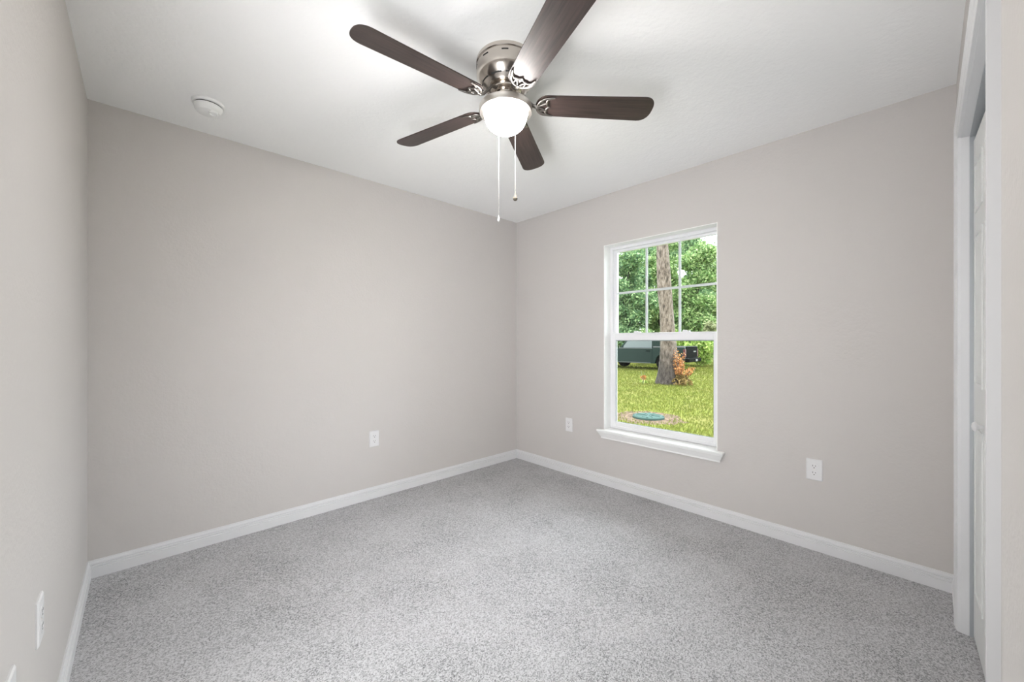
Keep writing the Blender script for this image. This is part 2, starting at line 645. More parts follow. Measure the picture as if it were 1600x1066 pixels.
def make_leaf(x0, x1, y0, y1, knob_at=None):
    """One bifold leaf from (x0,y0) to (x1,y1); its face looks to +Y."""
    p0, p1 = Vector((x0, y0, 0)), Vector((x1, y1, 0))
    d = (p1 - p0)
    L = d.length
    d.normalize()
    ang = math.atan2(d.y, d.x)
    leaf = MB().box((0.001, -DT, 0), (L - 0.001, 0, DH)).build('door_leaf', M['door'], door, bevel=0.0015)
    leaf.location = p0 - Vector(door.location) + Vector((0, 0, 0.012))
    leaf.rotation_euler = (0, 0, ang)
    for z0, z1 in ((0.19, 0.86), (1.02, 1.62), (1.70, 1.90)):
        a, b = 0.055, L - 0.055
        mm = MB()
        # moulded rim with a raised field inside it
        rim = 0.014
        for (xa, za, xb, zb) in ((a, z0, b, z0 + rim), (a, z1 - rim, b, z1), (a, z0 + rim, a + rim, z1 - rim), (b - rim, z0 + rim, b, z1 - rim)):
            mm.box((xa, 0, za), (xb, 0.004, zb))
        mm.loft([[(a + 0.028, 0, z0 + 0.028), (b - 0.028, 0, z0 + 0.028), (b - 0.028, 0, z1 - 0.028), (a + 0.028, 0, z1 - 0.028)],
                 [(a + 0.042, 0.004, z0 + 0.042), (b - 0.042, 0.004, z0 + 0.042), (b - 0.042, 0.004, z1 - 0.042), (a + 0.042, 0.004, z1 - 0.042)]])
        mm.build('raised_panel', M['door'], leaf)
    if knob_at is not None:
        k = MB()
        prof = [(0.0, 0.0), (0.0065, 0.0), (0.0065, 0.008), (0.009, 0.012), (0.0155, 0.017), (0.0165, 0.022), (0.012, 0.027), (0.0, 0.029)]
        k.lathe(prof, n=24)
        for v in k.bm.verts:
            x, y, z = v.co
            v.co = Vector((knob_at[0] + x, z, knob_at[1] + y))
        k.build('knob', M['plastic'], leaf, smooth=40)


x = OX1 - 0.008
FOLD = 0.011
make_leaf(x - LW, x, DF - FOLD, DF, knob_at=(0.05, 0.885))
make_leaf(x - 2 * LW, x - LW, DF, DF - FOLD)
make_leaf(x - 3 * LW, x - 2 * LW - 0.002, DF - FOLD, DF)
make_leaf(x - 4 * LW, x - 3 * LW, DF, DF - FOLD, knob_at=(LW - 0.05, 0.885))

# ------------------------------------------------------------------ window
win = empty('window_1', (XR, (WY0 + WY1) / 2, WZ0))
struct(win, 'white single-hung window with a six-pane upper sash', 'window')
wp = Vector(win.location)


def wpart(mb, name, mat, parent=None, bevel=None):
    for v in mb.bm.verts:
        v.co -= wp
    o = mb.build(name, mat, parent or win, bevel=bevel)
    return o


def frame_boxes(m, x0, x1, y0, y1, z0, z1, wl_, wr, wb, wt):
    m.box((x0, y0, z0), (x1, y0 + wr, z1)).box((x0, y1 - wl_, z0), (x1, y1, z1))
    m.box((x0, y0 + wr, z0), (x1, y1 - wl_, z0 + wb)).box((x0, y0 + wr, z1 - wt), (x1, y1 - wl_, z1))
    return m


J = 0.006
m = MB()                                 # white liner of the reveal
m.box((XR + 0.0005, WY0, WZ0), (XR + 0.098, WY0 + J, WZ1 - J)).box((XR + 0.0005, WY1 - J, WZ0), (XR + 0.098, WY1, WZ1 - J))
m.box((XR + 0.0005, WY0, WZ1 - J), (XR + 0.098, WY1, WZ1))
wpart(m, 'reveal_lining', M['lining'])
fx0, fx1 = XR + 0.090, XR + 0.165
m = MB()                                 # fixed frame
frame_boxes(m, fx0, fx1, WY0, WY1, WZ0 - 0.02, WZ1, 0.028, 0.028, 0.03, 0.03)
wpart(m, 'window_frame', M['vinyl'], bevel=0.003)
# upper sash (outer track) and lower sash (inner track)
ux0, ux1 = XR + 0.118, XR + 0.146
uy0, uy1, uz0, uz1 = WY0 + 0.026, WY1 - 0.026, 1.236, WZ1 - 0.028
us = wpart(frame_boxes(MB(), ux0, ux1, uy0, uy1, uz0, uz1, 0.027, 0.016, 0.035, 0.022), 'upper_sash', M['vinyl'], bevel=0.002)
gy0, gy1, gz0, gz1 = uy0 + 0.016, uy1 - 0.027, uz0 + 0.035, uz1 - 0.022
wpart(MB().box((ux0 + 0.011, gy0, gz0), (ux0 + 0.014, gy1, gz1)), 'glass_pane', M['glass'], us).location = (0, 0, 0)
m = MB()
gw = 0.009
for f in (1 / 3, 2 / 3):
    yc = gy0 + (gy1 - gy0) * f
    m.box((ux0 + 0.004, yc - gw, gz0), (ux0 + 0.010, yc + gw, gz1))
zc = 1.617
ys = [gy0, gy0 + (gy1 - gy0) / 3 - gw, gy0 + (gy1 - gy0) / 3 + gw, gy0 + (gy1 - gy0) * 2 / 3 - gw, gy0 + (gy1 - gy0) * 2 / 3 + gw, gy1]
for i in (0, 2, 4):
    m.box((ux0 + 0.004, ys[i], zc - gw), (ux0 + 0.010, ys[i + 1], zc + gw))
wpart(m, 'grille_bars', M['grille'], us)
lx0, lx1 = XR + 0.088, XR + 0.117
ly0, ly1, lz0, lz1 = WY0 + 0.020, WY1 - 0.020, WZ0 + 0.004, 1.277
ls = wpart(frame_boxes(MB(), lx0, lx1, ly0, ly1, lz0, lz1, 0.036, 0.036, 0.055, 0.060), 'lower_sash', M['vinyl'], bevel=0.003)
m = MB()
m.box((lx0 - 0.006, ly0 + 0.02, lz1 - 0.012), (lx0, ly1 - 0.02, lz1))
m.box((lx0 - 0.006, ly0 + 0.02, lz0), (lx0, ly1 - 0.02, lz0 + 0.022))
wpart(m, 'lift_rail', M['vinyl'], ls, bevel=0.002)
m = MB()
frame_boxes(m, lx0 + 0.010, lx0 + 0.014, ly0 + 0.036, ly1 - 0.036, lz0 + 0.055, lz1 - 0.060, 0.006, 0.004, 0.003, 0.006)
wpart(m, 'glazing_seal', M['seal'], ls)
wpart(MB().box((lx0 + 0.016, ly0 + 0.036, lz0 + 0.055), (lx0 + 0.019, ly1 - 0.036, lz1 - 0.060)), 'glass_pane', M['glass'], ls)
for f in (0.27, 0.73):
    yc = ly0 + (ly1 - ly0) * f
    m = MB().box((lx0 + 0.004, yc - 0.028, lz1), (lx1 - 0.004, yc + 0.028, lz1 + 0.010)).box((lx0 + 0.008, yc - 0.006, lz1 + 0.010), (lx1 - 0.010, yc + 0.024, lz1 + 0.015))
    wpart(m, 'sash_lock', M['vinyl'], ls, bevel=0.002)
# stool and the moulded apron under it
SY0, SY1 = WY0 - 0.048, WY1 + 0.048
m = MB()
m.box((XR - 0.042, SY0, WZ0 - 0.018), (XR, SY1, WZ0)).box((XR, WY0, WZ0 - 0.018), (XR + 0.088, WY1, WZ0))
wpart(m, 'window_stool', M['lining'], bevel=0.004)
AP = [(0.034, -0.018), (0.034, -0.026), (0.029, -0.030), (0.022, -0.045), (0.016, -0.058), (0.013, -0.062), (0.013, -0.074), (0.0, -0.074)]
m = MB()
r0 = [Vector((XR - t, SY0 + 0.040 - t, WZ0 + z)) for t, z in AP] + [Vector((XR, SY0 + 0.040, WZ0 - 0.018))]
r1 = [Vector((XR - t, SY1 - 0.040 + t, WZ0 + z)) for t, z in AP] + [Vector((XR, SY1 - 0.040, WZ0 - 0.018))]
m.loft([r0, r1])
wpart(m, 'apron', M['lining'])

# ------------------------------------------------------------------ outlets
def rounded(w_, h_, r, n=5):
    pts = []
    for cx, cy, a0 in ((w_ / 2 - r, h_ / 2 - r, 0), (-w_ / 2 + r, h_ / 2 - r, 90), (-w_ / 2 + r, -h_ / 2 + r, 180), (w_ / 2 - r, -h_ / 2 + r, 270)):
        for i in range(n + 1):
            a = radians(a0 + 90 * i / n)
            pts.append((cx + r * cos(a), cy + r * sin(a)))
    return pts


def make_outlet(label):
    """Duplex outlet in the plane x-z, its face towards -Y."""
    o = empty('wall_outlet')
    tag(o, label, 'wall outlet', 'duplex outlets around the walls')
    m = MB()
    a, b = rounded(0.076, 0.122, 0.004), rounded(0.068, 0.114, 0.004)
    m.loft([[(x, 0, z) for x, z in a], [(x, -0.0035, z) for x, z in a], [(x, -0.0065, z) for x, z in b]])
    m.build('cover_plate', M['plastic'], o)
    for s in (1, -1):
        m = MB()
        p = rounded(0.034, 0.029, 0.0115)
        m.loft([[(x, -0.0065, z + s * 0.0195) for x, z in p], [(x, -0.0082, z + s * 0.0195) for x, z in p]])
        rc = m.build('receptacle', M['plastic'], o)
        m = MB()
        for dx, hh in ((-0.0065, 0.0085), (0.0065, 0.007)):
            m.box((dx - 0.0013, -0.0086, s * 0.0195 + 0.004 - hh / 2), (dx + 0.0013, -0.0082, s * 0.0195 + 0.004 + hh / 2))
        g = [(0.0028 * cos(2 * pi * i / 12), 0.0028 * sin(2 * pi * i / 12)) for i in range(12)]
        m.loft([[(x, -0.0082, z + s * 0.0195 - 0.0075) for x, z in g], [(x, -0.0086, z + s * 0.0195 - 0.0075) for x, z in g]])
        m.build('plug_slots', M['slot'], rc)
    g = [(0.003 * cos(2 * pi * i / 12), 0.003 * sin(2 * pi * i / 12)) for i in range(12)]
    m = MB().loft([[(x, -0.0065, z) for x, z in g], [(x, -0.0075, z) for x, z in g]])
    m.build('screw', M['nickel_soft'], o)
    return o


out0 = make_outlet('white duplex outlet alone on the wall without a window')
out0.location = (1.304, YB, 0.457)
for lab, loc, rz in (
        ('small white outlet between the room corner and the window', (XR, 2.243, 0.448), -pi / 2),
        ('white duplex outlet between the window and the closet casing', (XR, 0.450, 0.464), -pi / 2),
        ('white outlet plate on the left edge wall, the one closer to the corner', (XL, 1.632, 0.462), pi / 2),
        ('white outlet plate cut off at the bottom left of the photo', (XL, 1.305, 0.455), pi / 2)):
    c = copy_tree(out0)
    c.location = loc
    c.rotation_euler = (0, 0, rz)
    c['label'] = lab

# ------------------------------------------------------------------ smoke detector
sd = empty('smoke_detector', (0.250, 2.555, H))
tag(sd, 'round white smoke detector on the ceiling', 'smoke detector')
MB().lathe([(0, 0), (0.069, 0), (0.069, -0.010), (0.066, -0.014), (0, -0.014)]).build('base_plate', M['alarm'], sd, smooth=35)
MB().lathe([(0, -0.014), (0.058, -0.014), (0.058, -0.019), (0, -0.019)]).build('vent_slit', M['slot'], sd, smooth=35)
MB().lathe([(0.0, -0.019), (0.0605, -0.019), (0.0605, -0.025), (0.056, -0.040), (0.050, -0.050), (0.034, -0.056), (0, -0.058)]).build('cover', M['alarm'], sd, smooth=35)
MB().lathe([(0.0, -0.050), (0.020, -0.050), (0.020, -0.062), (0.017, -0.065), (0.014, -0.061), (0, -0.060)], c=(0.018, -0.030, 0), n=32).build('test_button', M['alarm'], sd, smooth=35)

# ------------------------------------------------------------------ ceiling fan with light
FX, FY = 1.167, 1.277
fan = empty('ceiling_fan', (FX, FY, H))
tag(fan, 'nickel ceiling fan with five dark wood blades and lit frosted bowl', 'ceiling fan')


def zz(z):
    return z - H


mh = MB().lathe([(0, 0), (0.127, 0), (0.129, zz(2.432)), (0.129, zz(2.424)), (0.124, zz(2.421)), (0.124, zz(2.414)), (0.128, zz(2.411)), (0.129, zz(2.385)),
                 (0.128, zz(2.366)), (0.123, zz(2.355)), (0.112, zz(2.338)), (0.098, zz(2.326)), (0.092, zz(2.322)), (0.086, zz(2.316)), (0.0, zz(2.316))], n=64).build('motor_housing', M['nickel'], fan, smooth=32)


def arc_slot(r0, z0, r1, z1, a0, a1, n=10):
    """Thin dark plate curved round the housing between two radii/heights."""
    m = MB()
    rings = []
    for i in range(n + 1):
        a = a0 + (a1 - a0) * i / n
        ring = []
        for r, z in ((r0, z0), (r1, z1), (r1 - 0.004, z1), (r0 - 0.004, z0)):
            ring.append((r * cos(a), r * sin(a), zz(z)))
        rings.append(ring)
    return m.loft(rings)


for k in range(9):
    a = 2 * pi * k / 9 + 0.35
    arc_slot(0.1292, 2.4065, 0.1294, 2.402, a, a + 0.22).build('vent_slot', M['black'], mh)
for k in range(10):
    a = 2 * pi * k / 10 + 0.2
    arc_slot(0.1055, 2.3325, 0.1012, 2.3285, a, a + 0.46).build('vent_slot', M['black'], mh)
MB().lathe([(0, zz(2.316)), (0.066, zz(2.316)), (0.070, zz(2.312)), (0.070, zz(2.300)), (0.062, zz(2.296)), (0, zz(2.296))]).build('flywheel', M['nickel'], fan, smooth=32)
MB().lathe([(0, zz(2.296)), (0.050, zz(2.296)), (0.052, zz(2.290)), (0.050, zz(2.268)), (0.046, zz(2.262)), (0, zz(2.262))]).build('switch_housing', M['nickel'], fan, smooth=32)
MB().lathe([(0, zz(2.262)), (0.040, zz(2.262)), (0.060, zz(2.255)), (0.095, zz(2.248)), (0.112, zz(2.243)), (0.1165, zz(2.238)), (0.1165, zz(2.216)), (0.114, zz(2.212)),
            (0.099, zz(2.212)), (0.099, zz(2.226)), (0, zz(2.226))], n=64).build('light_fitter', M['nickel_soft'], fan, smooth=32)
prof = [(0.094, zz(2.222))]
for i in range(0, 17):
    t = i / 16 * pi / 2
    prof.append((0.0955 * cos(t) ** 0.82, zz(2.213) - 0.087 * sin(t)))
prof[-1] = (0.0, prof[-1][1])
MB().lathe(prof, n=48).build('glass_bowl', M['lamp'], fan, smooth=60)


def blade_outline():
    pts = []
    # root: a round end, then widening sides and an arched tip with rounded corners
    r0, w0, w1, r1 = 0.132, 0.056, 0.066, 0.660
    for i in range(13):
        a = pi / 2 + pi * i / 12
        pts.append((r0 + 0.050 + 0.050 * cos(a), w0 * sin(a)))
    n_ = 22
    for i in range(n_ + 1):
        v = -1 + 2 * i / n_
        v = math.copysign(1 - (1 - abs(v)) ** 1.7, v) if abs(v) < 1 else v
        pts.append((r1 - 0.052 + 0.052 * (1 - abs(v) ** 2.6) ** (1 / 2.2), w1 * v))
    return pts


BZ = 2.252
blade_mesh = MB().prism(blade_outline(), -0.0025, 0.0025)
blade = blade_mesh.build('blade', M['walnut'], fan, bevel=0.001)


def bez(p0, p1, p2, n=10):
    return [(p0[0] * (1 - t) ** 2 + 2 * p1[0] * t * (1 - t) + p2[0] * t * t, p0[1] * (1 - t) ** 2 + 2 * p1[1] * t * (1 - t) + p2[1] * t * t) for t in [i / n for i in range(n + 1)]]


bk = MB()
zb = -0.0065
# crescent round the blade root
for s in (1, -1):
    arc = bez((0.141, 0.0), (0.146, 0.046 * s), (0.212, 0.049 * s), 12)
    bk.tube([(x, y, zb) for x, y in arc], [0.0075 - 0.0035 * (i / 12) for i in range(13)], 8, 0.5)
    inner = bez((0.212, 0.049 * s), (0.170, 0.040 * s), (0.182, 0.020 * s), 8) + bez((0.182, 0.020 * s), (0.176, 0.010 * s), (0.194, 0.0), 6)[1:]
    bk.tube([(x, y, zb) for x, y in inner], [0.0035 + 0.002 * (0.5 - abs(i / 14 - 0.5)) for i in range(15)], 8, 0.7)
    sp = bez((0.146, 0.004 * s), (0.165, 0.008 * s), (0.181, 0.022 * s), 6)
    bk.tube([(x, y, zb) for x, y in sp], 0.0042, 8, 0.7)
    sp = bez((0.150, 0.022 * s), (0.162, 0.022 * s), (0.182, 0.021 * s), 4)
    bk.tube([(x, y, zb) for x, y in sp], 0.003, 8, 0.7)
# stem up to the flywheel
bk.tube([(0.150, 0, zb), (0.135, 0, zb - 0.001), (0.118, 0, zb + 0.006), (0.100, 0, zb + 0.028), (0.082, 0, zb + 0.050), (0.060, 0, zb + 0.054)],
        [0.009, 0.010, 0.009, 0.009, 0.010, 0.013], 10, 0.6)
M['bracket'] = plain('dull_nickel', (0.20, 0.185, 0.17), 0.42, 1.0)
bracket = bk.build('blade_bracket', M['bracket'], fan, smooth=50)
PITCH = radians(-12)
for k in range(5):
    b_ = blade if k == 0 else blade.copy()
    q_ = bracket if k == 0 else bracket.copy()
    for o in (b_, q_):
        if k:
            COL.objects.link(o)
        o.location = (0, 0, zz(BZ))
        ang = radians(176 - 72 * k)
        o.rotation_mode = 'XYZ'
        o.rotation_euler = (Matrix.Rotation(ang, 3, 'Z') @ Matrix.Rotation(PITCH, 3, 'X')).to_euler()


def pull_chain(dx, dy, ztop, zbot, mat, end):
    m = MB()
    n = int((ztop - zbot) / 0.006)
    m.tube([(dx, dy, zz(ztop)), (dx, dy, zz(zbot))], 0.0011, 6)
    c_ = m.build('pull_chain', mat, fan)
    if end == 'bell':
        MB().lathe([(0, 0.0), (0.002, 0.0), (0.0035, -0.006), (0.0055, -0.020), (0.0045, -0.026), (0, -0.028)], c=(dx, dy, zz(zbot)), n=16).build('chain_pull', M['plastic'], c_, smooth=40)
    else:
        MB().lathe([(0, 0.0), (0.002, -0.001), (0.003, -0.008), (0.006, -0.018), (0.0105, -0.029), (0.0105, -0.034), (0.007, -0.040), (0, -0.042)], c=(dx, dy, zz(zbot)), n=16).build('chain_pull', M['bronze'], c_, smooth=40)


F2 = Vector((cos(TH), sin(TH)))
R2 = Vector((sin(TH), -cos(TH)))
o1 = F2 * 0.104 + R2 * (-0.0345)
o2 = F2 * 0.102 + R2 * 0.043
pull_chain(o1.x, o1.y, 2.2125, 1.795, M['chain'], 'bell')
pull_chain(o2.x, o2.y, 2.2125, 1.905, M['chain'], 'drop')

# ------------------------------------------------------------------ outside: lawn
LID = ray_point(1013, 7.75, GZ)


def lawn_mat():
    m, nt, b, out = new_mat('lawn')
    tc = nt.nodes.new('ShaderNodeTexCoord')
    v = tc.outputs['Object']
    n1 = tex(nt, 'ShaderNodeTexNoise', Scale=0.9, Detail=6.0, Roughness=0.7)
    nt.links.new(v, n1.inputs['Vector'])
    n2 = tex(nt, 'ShaderNodeTexNoise', Scale=14.0, Detail=4.0, Roughness=0.7)
    nt.links.new(v, n2.inputs['Vector'])
    ad = nt.nodes.new('ShaderNodeMath')
    ad.operation = 'MULTIPLY_ADD'
    ad.inputs[1].default_value = 0.5
    nt.links.new(n2.outputs['Fac'], ad.inputs[0])
    nt.links.new(n1.outputs['Fac'], ad.inputs[2])
    g = ramp(nt, ad.outputs[0], [(0.45, (0.0994, 0.124, 0.0192)), (0.72, (0.129, 0.145, 0.0237)), (0.95, (0.169, 0.156, 0.0475))])
    # bare soil round the septic lid: its own ragged shape
    vm = nt.nodes.new('ShaderNodeVectorMath')
    vm.operation = 'DISTANCE'
    vm.inputs[1].default_value = (LID.x, LID.y, GZ)
    nt.links.new(v, vm.inputs[0])
    n3 = tex(nt, 'ShaderNodeTexNoise', Scale=3.5, Detail=5.0)
    nt.links.new(v, n3.inputs['Vector'])
    ad2 = nt.nodes.new('ShaderNodeMath')
    ad2.operation = 'MULTIPLY_ADD'
    ad2.inputs[1].default_value = 0.62
    nt.links.new(n3.outputs['Fac'], ad2.inputs[0])
    nt.links.new(vm.outputs['Value'], ad2.inputs[2])
    soil_f = ramp(nt, ad2.outputs[0], [(0.97, (1, 1, 1)), (1.0, (0, 0, 0))])
    soil = ramp(nt, n2.outputs['Fac'], [(0.38, (0.055, 0.036, 0.024)), (0.62, (0.19, 0.135, 0.095))])
    mx = nt.nodes.new('ShaderNodeMixRGB')
    nt.links.new(soil_f, mx.inputs[0])
    nt.links.new(g, mx.inputs[1])
    nt.links.new(soil, mx.inputs[2])
    nt.links.new(mx.outputs[0], b.inputs['Base Color'])
    b.inputs['Roughness'].default_value = 0.95
    b.inputs['Specular IOR Level'].default_value = 0.1
    bp = nt.nodes.new('ShaderNodeBump')
    bp.inputs['Strength'].default_value = 0.8
    bp.inputs['Distance'].default_value = 0.05
    nt.links.new(n2.outputs['Fac'], bp.inputs['Height'])
    nt.links.new(bp.outputs[0], b.inputs['Normal'])
    return m


lw = MB()
nx, ny = 40, 40
lx = [XO + (60 - XO) * i / nx for i in range(nx + 1)]
lyy = [-30 + 80 * j / ny for j in range(ny + 1)]
gv = [[lw.bm.verts.new((x_, y_, GZ)) for y_ in lyy] for x_ in lx]
for i in range(nx):
    for j in range(ny):
        lw.bm.faces.new((gv[i][j], gv[i + 1][j], gv[i + 1][j + 1], gv[i][j + 1]))
struct(lw.build('lawn', lawn_mat()), 'sunlit yellow-green lawn outside the window', 'lawn')


def quads(name, items, mat, parent=None):
    """One mesh of many little leaves; items: (centre, long axis vector, side vector)."""
    verts, faces = [], []
    for c_, a, s in items:
        i = len(verts)
        verts += [c_ - a, c_ + s - a * 0.1, c_ + a, c_ - s - a * 0.1]
        faces.append((i, i + 1, i + 2, i + 3))
    me = bpy.data.meshes.new(name)
    me.from_pydata([tuple(v) for v in verts], [], faces)
    me.materials.append(mat)
    o = bpy.data.objects.new(name, me)
    COL.objects.link(o)
    if parent is not None:
        o.parent = parent
    return o


def rnd_dir(rng):
    while True:
        v = Vector((rng.uniform(-1, 1), rng.uniform(-1, 1), rng.uniform(-1, 1)))
        if 0.05 < v.length < 1:
            return v.normalized()


def cloud(rng, blobs, n, size, shell=0.55, clump=9):
    """Leaves in clumps (sprays) over ellipsoid blobs ((centre, radii))."""
    items = []
    vol = [b[1][0] * b[1][1] * b[1][2] for b in blobs]
    vt = sum(vol)
    for (c_, r_), v_ in zip(blobs, vol):
        k = int(n * v_ / vt / clump)
        for _ in range(k):
            d = rnd_dir(rng)
            f = rng.uniform(shell, 1.0)
            base = Vector(c_) + Vector((d.x * r_[0], d.y * r_[1], d.z * r_[2])) * f
            out_d = (d + rnd_dir(rng) * 0.6).normalized()
            for _ in range(clump):
                p = base + rnd_dir(rng) * rng.uniform(0.3, 2.2) * size
                a = (out_d * 0.5 + rnd_dir(rng)).normalized() * size * rng.uniform(0.6, 1.15)
                s = a.cross(rnd_dir(rng))
                if s.length < 1e-4:
                    continue
                s = s.normalized() * size * rng.uniform(0.3, 0.5)
                items.append((p, a, s))
    return items


rng = random.Random(3)
its = []
while len(its) < 55000:
    dpt = 4.2 + 21 * rng.random() ** 1.3
    lat = dpt * rng.uniform(0.12, 0.68)
    p2 = F2 * dpt + R2 * lat
    if p2.x < XO + 0.4:
        continue
    if (Vector((p2.x, p2.y)) - Vector((LID.x, LID.y))).length < rng.uniform(0.36, 0.95):
        continue
    hgt = rng.uniform(0.02, 0.045) * (1 + dpt / 26)
    a = Vector((rng.uniform(-0.6, 0.6), rng.uniform(-0.6, 0.6), 1)).normalized() * hgt * 0.6
    s = Vector((rng.uniform(-1, 1), rng.uniform(-1, 1), 0)).normalized() * (0.004 + dpt * 0.0005)
    its.append((Vector((p2.x, p2.y, GZ + hgt * 0.5)), a, s))
tag(quads('grass_blades', its, M['grass']), 'short grass blades standing all over the sunlit lawn', 'grass', kind='stuff')

# septic lid
lid = empty('septic_lid', (LID.x, LID.y, GZ))
tag(lid, 'round green utility lid set in bare soil on the lawn', 'utility lid')
M['lidgreen'] = plain('weathered_green_plastic', (0.048, 0.085, 0.076), 0.9, spec=0.1)
MB().lathe([(0, 0), (0.30, 0), (0.30, 0.03), (0.285, 0.045), (0.26, 0.05), (0, 0.05)], n=40).build('lid', M['lidgreen'], lid, smooth=40)
m = MB()
for k in range(8):
    a = 2 * pi * k / 8
    m.tube([(0.06 * cos(a), 0.06 * sin(a), 0.052), (0.24 * cos(a), 0.24 * sin(a), 0.052)], 0.008, 6)
m.build('ribs', M['lidgreen'], lid)
for k in range(4):
    a = 2 * pi * k / 4 + 0.4
    MB().lathe([(0, 0.048), (0.016, 0.048), (0.016, 0.058), (0, 0.060)], c=(0.273 * cos(a), 0.273 * sin(a), 0), n=12).build('bolt', M['lidgreen'], lid)

# ------------------------------------------------------------------ outside: pine trunk with its crown above the view
def trunk_mesh(rng, pts, rads, n=18, rough=0.06):
    rings = []
    ph = [rng.uniform(0, 6.28) for _ in range(4)]
    for (p, r) in zip(pts, rads):
        ring = []
        for k in range(n):
            a = 2 * pi * k / n
            f = 1 + rough * (sin(3 * a + ph[0] + p[2]) + 0.6 * sin(5 * a + ph[1] - 1.7 * p[2]) + 0.5 * sin(7 * a + ph[2] + 4 * p[2]))
            ring.append((p[0] + r * f * cos(a), p[1] + r * f * sin(a), p[2]))
        rings.append(ring)
    return MB().loft(rings)


PT = ray_point(1044, 13.9, GZ)
pine = empty('pine_tree', PT)
tag(pine, 'tall tree trunk with flaking bark close outside the window', 'tree')
rng = random.Random(11)
pts, rads = [], []
for i in range(40):
    z = -0.05 + 9.0 * i / 39
    lean = -0.026 * z - 0.016 * z * max(0, z - 3.0) * 0.5 + 0.03 * sin(z * 1.3)
    off = R2 * lean
    r = 0.285 + 0.15 * math.exp(-z / 0.45) - 0.017 * z + 0.012 * sin(z * 2.1)
    pts.append((off.x, off.y, z))
    rads.append(r)
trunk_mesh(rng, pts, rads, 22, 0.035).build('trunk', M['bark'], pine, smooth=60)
tip = Vector(pts[-1])
m = MB()
bl = []
for k in range(7):
    a = 2 * pi * k / 7
    e = tip + Vector((cos(a) * 1.7, sin(a) * 1.7, 0.4 + 0.5 * (k % 3)))
    m.tube([tip - Vector((0, 0, 0.4 + 0.15 * k)), (tip + e) / 2 + Vector((0, 0, 0.2)), e], [0.07, 0.05, 0.02], 6)
    bl.append((e, (0.8, 0.8, 0.5)))
m.build('branches', M['bark_dark'], pine, smooth=60)
quads('foliage', cloud(rng, bl, 2500, 0.13), M['leaf_a'], pine)

# ------------------------------------------------------------------ outside: orange shrub, small flower
rng = random.Random(5)
SP = ray_point(1064, 13.5, GZ)
sh = empty('orange_shrub', SP)
tag(sh, 'withered orange-leaved shrub beside the tree trunk', 'shrub')
m = MB()
items, low = [], []
for k in range(15):
    l = rng.uniform(-0.30, 0.34)
    f = rng.uniform(-0.25, 0.25)
    hgt = rng.uniform(0.55, 1.2) if l < 0.15 else rng.uniform(0.5, 0.75)
    e2 = R2 * (l * 1.15) + F2 * f
    e = Vector((e2.x, e2.y, hgt))
    b0 = Vector((e2.x * 0.15, e2.y * 0.15, 0))
    midp = (b0 + e) / 2 + Vector((e2.x, e2.y, 0)) * -0.15
    m.tube([b0, midp, e], [0.012, 0.009, 0.004], 6)
    for _ in range(120):
        t = rng.random() ** 0.7
        p = b0.lerp(midp, t * 2) if t < 0.5 else midp.lerp(e, t * 2 - 1)
        p = p + rnd_dir(rng) * 0.09
        a = rnd_dir(rng) * rng.uniform(0.022, 0.042)
        s = a.cross(rnd_dir(rng)).normalized() * 0.016
        (items if p.z > 0.36 else low).append((p, a, s))
for _ in range(260):
    d = rnd_dir(rng)
    p = Vector((d.x * 0.36, d.y * 0.36, abs(d.z) * 0.28))
    a = rnd_dir(rng) * 0.06
    low.append((p, a, a.cross(rnd_dir(rng)).normalized() * 0.025))
m.build('stems', M['bark_dark'], sh, smooth=60)
quads('leaves', items, M['leaf_orange'], sh)
tag(quads('lower_leaves', low, M['leaf_brown'], sh), 'dry brown leaves at the foot')

FP = ray_point(1005, 14.0, GZ)
fl = empty('flowering_plant', FP)
tag(fl, 'small plant with an orange blossom alone on the lawn', 'plant')
m = MB()
for dx, hgt in ((-0.07, 0.46), (0.0, 0.30), (0.06, 0.40)):
    o2_ = R2 * dx
    m.tube([(0, 0, 0), (o2_.x * 0.6, o2_.y * 0.6, hgt * 0.6), (o2_.x, o2_.y, hgt)], 0.010, 6)
m.build('stems', M['leaf_pale'], fl)
rng = random.Random(9)
items = []
for _ in range(26):
    p = Vector((0, 0, 0.22)) + rnd_dir(rng) * 0.075
    a = rnd_dir(rng) * 0.06
    items.append((p, a, a.cross(rnd_dir(rng)).normalized() * 0.035))
quads('blossom', items, M['leaf_orange'], fl)
items = []
for _ in range(30):
    p = Vector((rng.uniform(-0.1, 0.1), rng.uniform(-0.1, 0.1), rng.uniform(0.02, 0.14)))
    a = (rnd_dir(rng) + Vector((0, 0, 1))).normalized() * 0.07
    items.append((p, a, a.cross(rnd_dir(rng)).normalized() * 0.014))
quads('leaves', items, M['leaf_c'], fl)

# ------------------------------------------------------------------ outside: pickup truck
M['green_paint'] = plain('dark_green_car_paint', (0.0085, 0.0215, 0.019), 0.5, spec=0.25)
M['car_glass'] = plain('car_window_glass', (0.141, 0.166, 0.178), 0.35)
M['chrome'] = plain('chrome_strip', (0.12, 0.13, 0.135), 0.35, 0.3)
M['rail'] = plain('grey_bed_rail', (0.0786, 0.083, 0.0874), 0.5)
M['rubber'] = plain('tyre_rubber', (0.006, 0.006, 0.0065), 0.9, spec=0.03)
M['bumper'] = plain('dark_bumper', (0.0022, 0.003, 0.0028), 0.7, spec=0.03)
M['red_lens'] = plain('red_lamp_lens', (0.085, 0.008, 0.008), 0.3)
M['badge'] = plain('pale_badge', (0.17, 0.175, 0.175), 0.4)
AT = radians(43)
hd = -(R2 * cos(AT)) + F2 * sin(AT)      # heading of the truck
lf = -(R2 * sin(AT)) - F2 * cos(AT)      # its left-hand side, towards the house
near_corner = ray_point(1070, 19.5, GZ)
org = Vector((near_corner.x, near_corner.y, GZ)) - Vector((lf.x, lf.y, 0)) * 0.97
tk = empty('pickup_truck', org, math.atan2(hd.y, hd.x))
